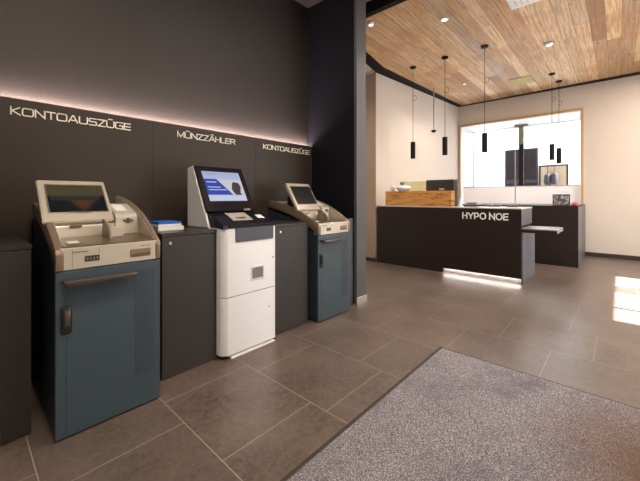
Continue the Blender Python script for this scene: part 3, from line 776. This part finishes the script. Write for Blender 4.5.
t = thing('side_counter', 'dark rear counter block standing against the window wall, right of the reception desk', 'counter', (8.1, 1.4, 0))
obj('front_panel', box(BM(), 7.33, 7.36, 0.53, 2.6, 0, 1.075), 'desk', t)
obj('end_panel', box(BM(), 7.36, 8.975, 0.53, 0.56, 0, 1.075), 'desk_side', t)
obj('countertop', box(BM(), 7.327, 8.975, 0.527, 2.6, 1.075, 1.092, 0.002), 'desk', t)

# things on the desk
tag(obj('timber_block', box(BM(), XD+0.04, XD+0.20, 2.045, 3.285, 1.09, 1.355, 0.004), 'rustic'), 'rustic orange-brown timber box standing on the left half of the reception desk', 'wooden box')
ZT = 1.335
ZT = 1.355; XB = XD+0.12
yb1 = yz(403.5, 190, XB)[0]; yb2 = yz(394, 190, XB)[0]
t = thing('flower_bowl', 'round white bowl with a small green plant on the timber box', 'bowl', (XB, yb1, ZT))
b = BM(); lathe(b, [(0.06, 0), (0.105, 0.02), (0.132, 0.055), (0.125, 0.085), (0.09, 0.108), (0.06, 0.112), (0.045, 0.09)], (XB, yb1, ZT), 28); obj('bowl', b, 'china', t, smooth=True)
b = BM()
for k in range(12):
    a = k*2.4; r_ = 0.015+0.003*k; zz = ZT+0.095
    tube(b, [(XB, yb1+0.03, zz), (XB+math.cos(a)*r_*0.7, yb1+0.03+math.sin(a)*r_*0.7, zz+0.04), (XB+math.cos(a)*r_, yb1+0.03+math.sin(a)*r_, zz+0.075)], 0.008, 6)
obj('plant', b, 'green', t)
b = BM(); lathe(b, [(0.03, 0), (0.052, 0.03), (0.05, 0.075), (0.03, 0.10), (0.01, 0.105)], (XB, yb2+0.02, ZT), 20)
tag(obj('white_pot', b, 'china', smooth=True), 'small grey-white round pot left of the white bowl on the timber box', 'pot')
XL = 5.95
ya, za = yz(427, 181.5, XL); yc, zc = yz(404, 181.5, XL)
t = thing('lime_board', 'pale lime green board standing behind the timber box', 'board', (XL, (ya+yc)/2, 1.09))
obj('board', box(BM(), XL, XL+0.015, ya, yc, 1.12, (za+zc)/2, 0.003), 'lime', t)
obj('foot', box(BM(), XL-0.04, XL+0.055, (ya+yc)/2-0.08, (ya+yc)/2+0.08, 1.09, 1.12, 0.003), 'lime', t)
XM = 5.78
ya, za = yz(453.5, 179.5, XM); yc, zc = yz(426, 180, XM)
t = thing('monitor', 'black computer monitor seen from behind above the timber box', 'monitor', (XM, (ya+yc)/2, 1.09))
obj('casing', box(BM(), XM, XM+0.04, ya, yc, 1.22, (za+zc)/2, 0.006), 'plastic', t)
ym = (ya+yc)/2
b = BM(); box(b, XM-0.06, XM+0.14, ym-0.12, ym+0.12, 1.09, 1.10, 0.003); box(b, XM+0.04, XM+0.06, ym-0.03, ym+0.03, 1.09, 1.36); obj('stand', b, 'plastic', t)
obj('port_cover', box(BM(), XM-0.012, XM, ym-0.09, ym+0.0, 1.375, 1.405, 0.003), 'champ', t)
ya, za = yz(457.5, 179.5, XM+0.02); yc, zc = yz(454.2, 180, XM+0.02)
t = thing('second_monitor', 'slim grey-brown monitor edge standing right beside the black monitor', 'monitor', (XM+0.04, (ya+yc)/2, 1.09))
b = BM(); box(b, XM+0.02, XM+0.06, ya, yc, 1.12, za, 0.004); obj('casing', b, 'desk_side', t)
b = BM(); box(b, XM-0.02, XM+0.10, ya, yc, 1.09, 1.12, 0.003); obj('foot', b, 'plastic', t)
t = thing('dispenser_bottle', 'small white cone-shaped bottle beside the timber box', 'bottle', (5.55, 1.90, 1.09))
b = BM(); lathe(b, [(0.035, 0), (0.035, 0.03), (0.022, 0.08), (0.010, 0.12), (0.008, 0.14)], (5.55, 1.93, 1.09), 18); obj('bottle', b, 'china', t, smooth=True)
obj('base', box(BM(), 5.51, 5.59, 1.89, 1.97, 1.09, 1.095), 'paper', t)
t = thing('desk_telephone', 'dark grey desk telephone on the reception desk, above the letters HY', 'telephone', (5.75, 1.83, 1.09))
b = BM(); prism(b, [(5.68, 1.09), (5.68, 1.115), (5.86, 1.16), (5.88, 1.09)], 'y', 1.76, 1.92, 0.004); obj('body', b, 'plastic', t)
b = BM(); box(b, 5.68, 5.86, 1.70, 1.745, 1.12, 1.15, 0.010); obj('handset', b, 'grey_pl', t, smooth=True)
b = BM(); box(b, 5.95, 6.15, 1.45, 1.85, 1.09, 1.115, 0.004); tag(obj('keyboard', b, 'plastic'), 'flat black keyboard lying at the back of the reception desk', 'keyboard')
t = thing('pen_holder', 'small pen holder with two slanting pens on the reception desk', 'pen holder', (5.9, 1.56, 1.09))
b = BM(); lathe(b, [(0.03, 0), (0.03, 0.02), (0.02, 0.024)], (5.9, 1.56, 1.09), 18); obj('base', b, 'plastic', t, smooth=True)
for dx in (-0.01, 0.012):
    b = BM(); tube(b, [(5.9+dx, 1.56-dx, 1.11), (5.9+dx, 1.54-dx*3, 1.24)], 0.005, 8); obj('pen', b, 'champ', t)
b = BM(); prism(b, [(5.85, 1.09), (5.87, 1.118), (5.97, 1.118), (5.98, 1.09)], 'y', 1.18, 1.32, 0.003)
tag(obj('card_terminal', b, 'plastic'), 'low black card reader near the right end of the reception desk', 'card reader')
# clear screen edge
t = thing('acrylic_screen', 'clear upright screen with thin bright edge at the right end of the desk', 'screen', (6.0, 1.3, 1.09))
yy, zz = yz(515.3, 150, 6.0)
obj('edge_strip', box(BM(), 5.996, 6.004, yy-0.007, yy+0.007, 1.09, zz), 'silver', t)
obj('sheet', box(BM(), 5.998, 6.002, yy+0.007, yy+0.75, 1.09, zz), 'glass', t)
# picture stand on side counter
def photo_mat():
    t = NT('printed card picture'); co, x, y, z = t.coords()
    n = t.noise(co, 14, 3, 0.6)
    t.set(Base_Color=t.ramp(n, [(0.35, (0.05, 0.06, 0.10)), (0.47, (0.12, 0.10, 0.10)), (0.55, (0.50, 0.52, 0.55)), (0.62, (0.30, 0.05, 0.04)), (0.75, (0.03, 0.03, 0.03))]), Roughness=0.3)
    return t.m
M['photo'] = photo_mat()
t = thing('picture_stand', 'small dark framed picture standing on the side counter', 'picture', (7.6, 0.80, 1.092))
obj('frame', box(BM(), 7.60, 7.62, 0.67, 0.935, 1.092, 1.30, 0.003), 'plastic', t)
obj('picture', box(BM(), 7.597, 7.60, 0.685, 0.92, 1.107, 1.285), 'photo', t)
obj('strut', prism(BM(), [(7.62, 1.25), (7.70, 1.092), (7.62, 1.10)], 'y', 0.79, 0.81), 'plastic', t)
b = BM(); lathe(b, [(0.03, 0), (0.045, 0.02), (0.04, 0.05), (0.02, 0.065)], (7.55, 0.60, 1.092), 16)
tag(obj('red_pot', b, 'red', smooth=True), 'tiny red object right of the framed picture on the side counter', 'ornament')

# ---------------------------------------------------------------- pendants
def ceil_at(u, v, z=ZC):
    k = (z-1.25)/(197-v); dx = CA*329+SA*(u-320); dy = SA*329-CA*(u-320)
    return dx*k, dy*k
def pend(name, u, v, z_bot, z_top, lab, grp, loop):
    x, y = ceil_at(u, v)
    t = thing(name, lab, 'pendant lamp', (x, y, ZC), grp)
    b = BM(); lathe(b, [(0.055, 0), (0.055, -0.02), (0.05, -0.025)], (x, y, ZC), 24); obj('ceiling_rose', b, 'black', t, smooth=True)
    b = BM(); tube(b, [(x, y, ZC-0.02), (x, y, z_top)], 0.004, 6); c = obj('cord', b, 'black', t)
    b = BM()
    r = 0.032
    tube(b, [(x+CA*0+SA*(r+r*math.cos(a)), y-CA*(r+r*math.cos(a)), loop+1.5*r*math.sin(a)) for a in [2*PI*i/14 for i in range(15)]], 0.003, 6); obj('cord_loop', b, 'black', c)
    b = BM(); lathe(b, [(0.02, z_top-z_bot), (0.042, z_top-z_bot-0.002), (0.042, 0.0), (0.034, 0.0), (0.034, 0.03)], (x, y, z_bot), 24); obj('shade', b, 'black', t, smooth=True)
    return t
G = 'slim black cylinder pendants'
def zat(u, v, x, y):
    dep = CA*x+SA*y
    return 1.25+(197-v)*dep/329
for nm, u, v, vt, vb, lp, lab in [
    ('pendant_lamp', 413, 67, 142, 158.5, 98, 'leftmost slim black pendant lamp over the desk, in front of the cream wall'),
    ('pendant_lamp', 445, 57, 137, 155, 90, 'middle black pendant lamp over the desk, left of the window corner'),
    ('pendant_lamp', 484.7, 46, 133, 152.5, 80, 'tall pendant lamp hanging in front of the left part of the window'),
    ('pendant_lamp', 552, 73.5, 144, 160, 99, 'left lamp of the close pendant pair before the right part of the window'),
    ('pendant_lamp', 559, 81, 148, 163.5, 103, 'right lamp of the close pendant pair before the right part of the window')]:
    x, y = ceil_at(u, v)
    pend(nm, u, v, zat(u, vb, x, y), zat(u, vt, x, y), lab, G, zat(u, lp, x, y))
x, y = 7.05, 3.02
t = thing('hanging_sensor', 'thin grey rod with small black cone hanging between the two left pendants', 'sensor', (x, y, ZC))
b = BM(); tube(b, [(x, y, ZC), (x, y, zat(433.5, 129, x, y))], 0.012, 8); obj('rod', b, 'grey_pl', t)
b = BM(); z_ = zat(433.5, 132.5, x, y); lathe(b, [(0.02, 0), (0.055, 0.03), (0.05, 0.05), (0.015, 0.06)], (x, y, z_), 18); obj('sensor_head', b, 'black', t, smooth=True)

# spotlights
for u, v, lab, r, tilt in [(371, 22.5, 'round swivel spotlight in the timber ceiling nearest the dark partition', 0.05, 1),
                     (444.5, 19.5, 'round recessed spotlight in the timber ceiling above the left pendants', 0.045, 0),
                     (464.5, 84, 'tiny recessed spotlight in the timber ceiling close to the window corner', 0.028, 0),
                     (549, 43, 'bright white swivel spotlight in the ceiling right of the white vent', 0.06, 1)]:
    x, y = ceil_at(u, v)
    t = thing('ceiling_spotlight', lab, 'spotlight', (x, y, ZC), 'recessed ceiling spotlights')
    b = BM(); lathe(b, [(r*1.25, 0), (r*1.25, -0.004), (r, -0.006)], (x, y, ZC), 24); obj('ring', b, 'silver' if not tilt else 'bronze', t, smooth=True)
    b = BM(); lathe(b, [(r*0.9, 0), (r*0.9, -0.03), (r*0.75, -0.035)] if tilt else [(r*0.8, -0.005), (r*0.8, -0.009)], (x, y, ZC), 20)
    obj('lamp_head', b, 'vent' if tilt else 'lampglow', t, smooth=True)
    if tilt:
        b = BM(); lathe(b, [(r*0.6, -0.036), (r*0.6, -0.038)], (x, y, ZC), 20); obj('lens', b, 'lampglow', t)
# vent
x, y = ceil_at(512, 9.3)
t = thing('ceiling_vent', 'square white slotted ventilation panel in the timber ceiling at the top', 'vent', (x-0.3, y-0.3, ZC))
obj('frame', box(BM(), x-0.6, x, y-0.6, y, ZC-0.012, ZC, 0.003), 'vent', t)
b = BM()
for i in range(9):
    for j in range(3):
        box(b, x-0.56+j*0.18, x-0.42+j*0.18, y-0.555+i*0.06, y-0.545+i*0.06, ZC-0.014, ZC-0.0118)
obj('slots', b, 'slotg', t)
x0_, y0_ = 7.66, 1.30
b = BM(); box(b, 7.60, 8.05, 1.30, 1.66, ZC-0.008, ZC, 0.002)
t = thing('ceiling_panel', 'yellow-green rectangular panel set in the timber ceiling near the window wall', 'panel', (7.82, 1.48, ZC))
obj('panel', b, 'moss', t)
b = BM(); box(b, 7.585, 7.60, 1.29, 1.67, ZC-0.010, ZC); box(b, 7.60, 8.05, 1.285, 1.30, ZC-0.010, ZC); obj('rim', b, 'bronze', t)
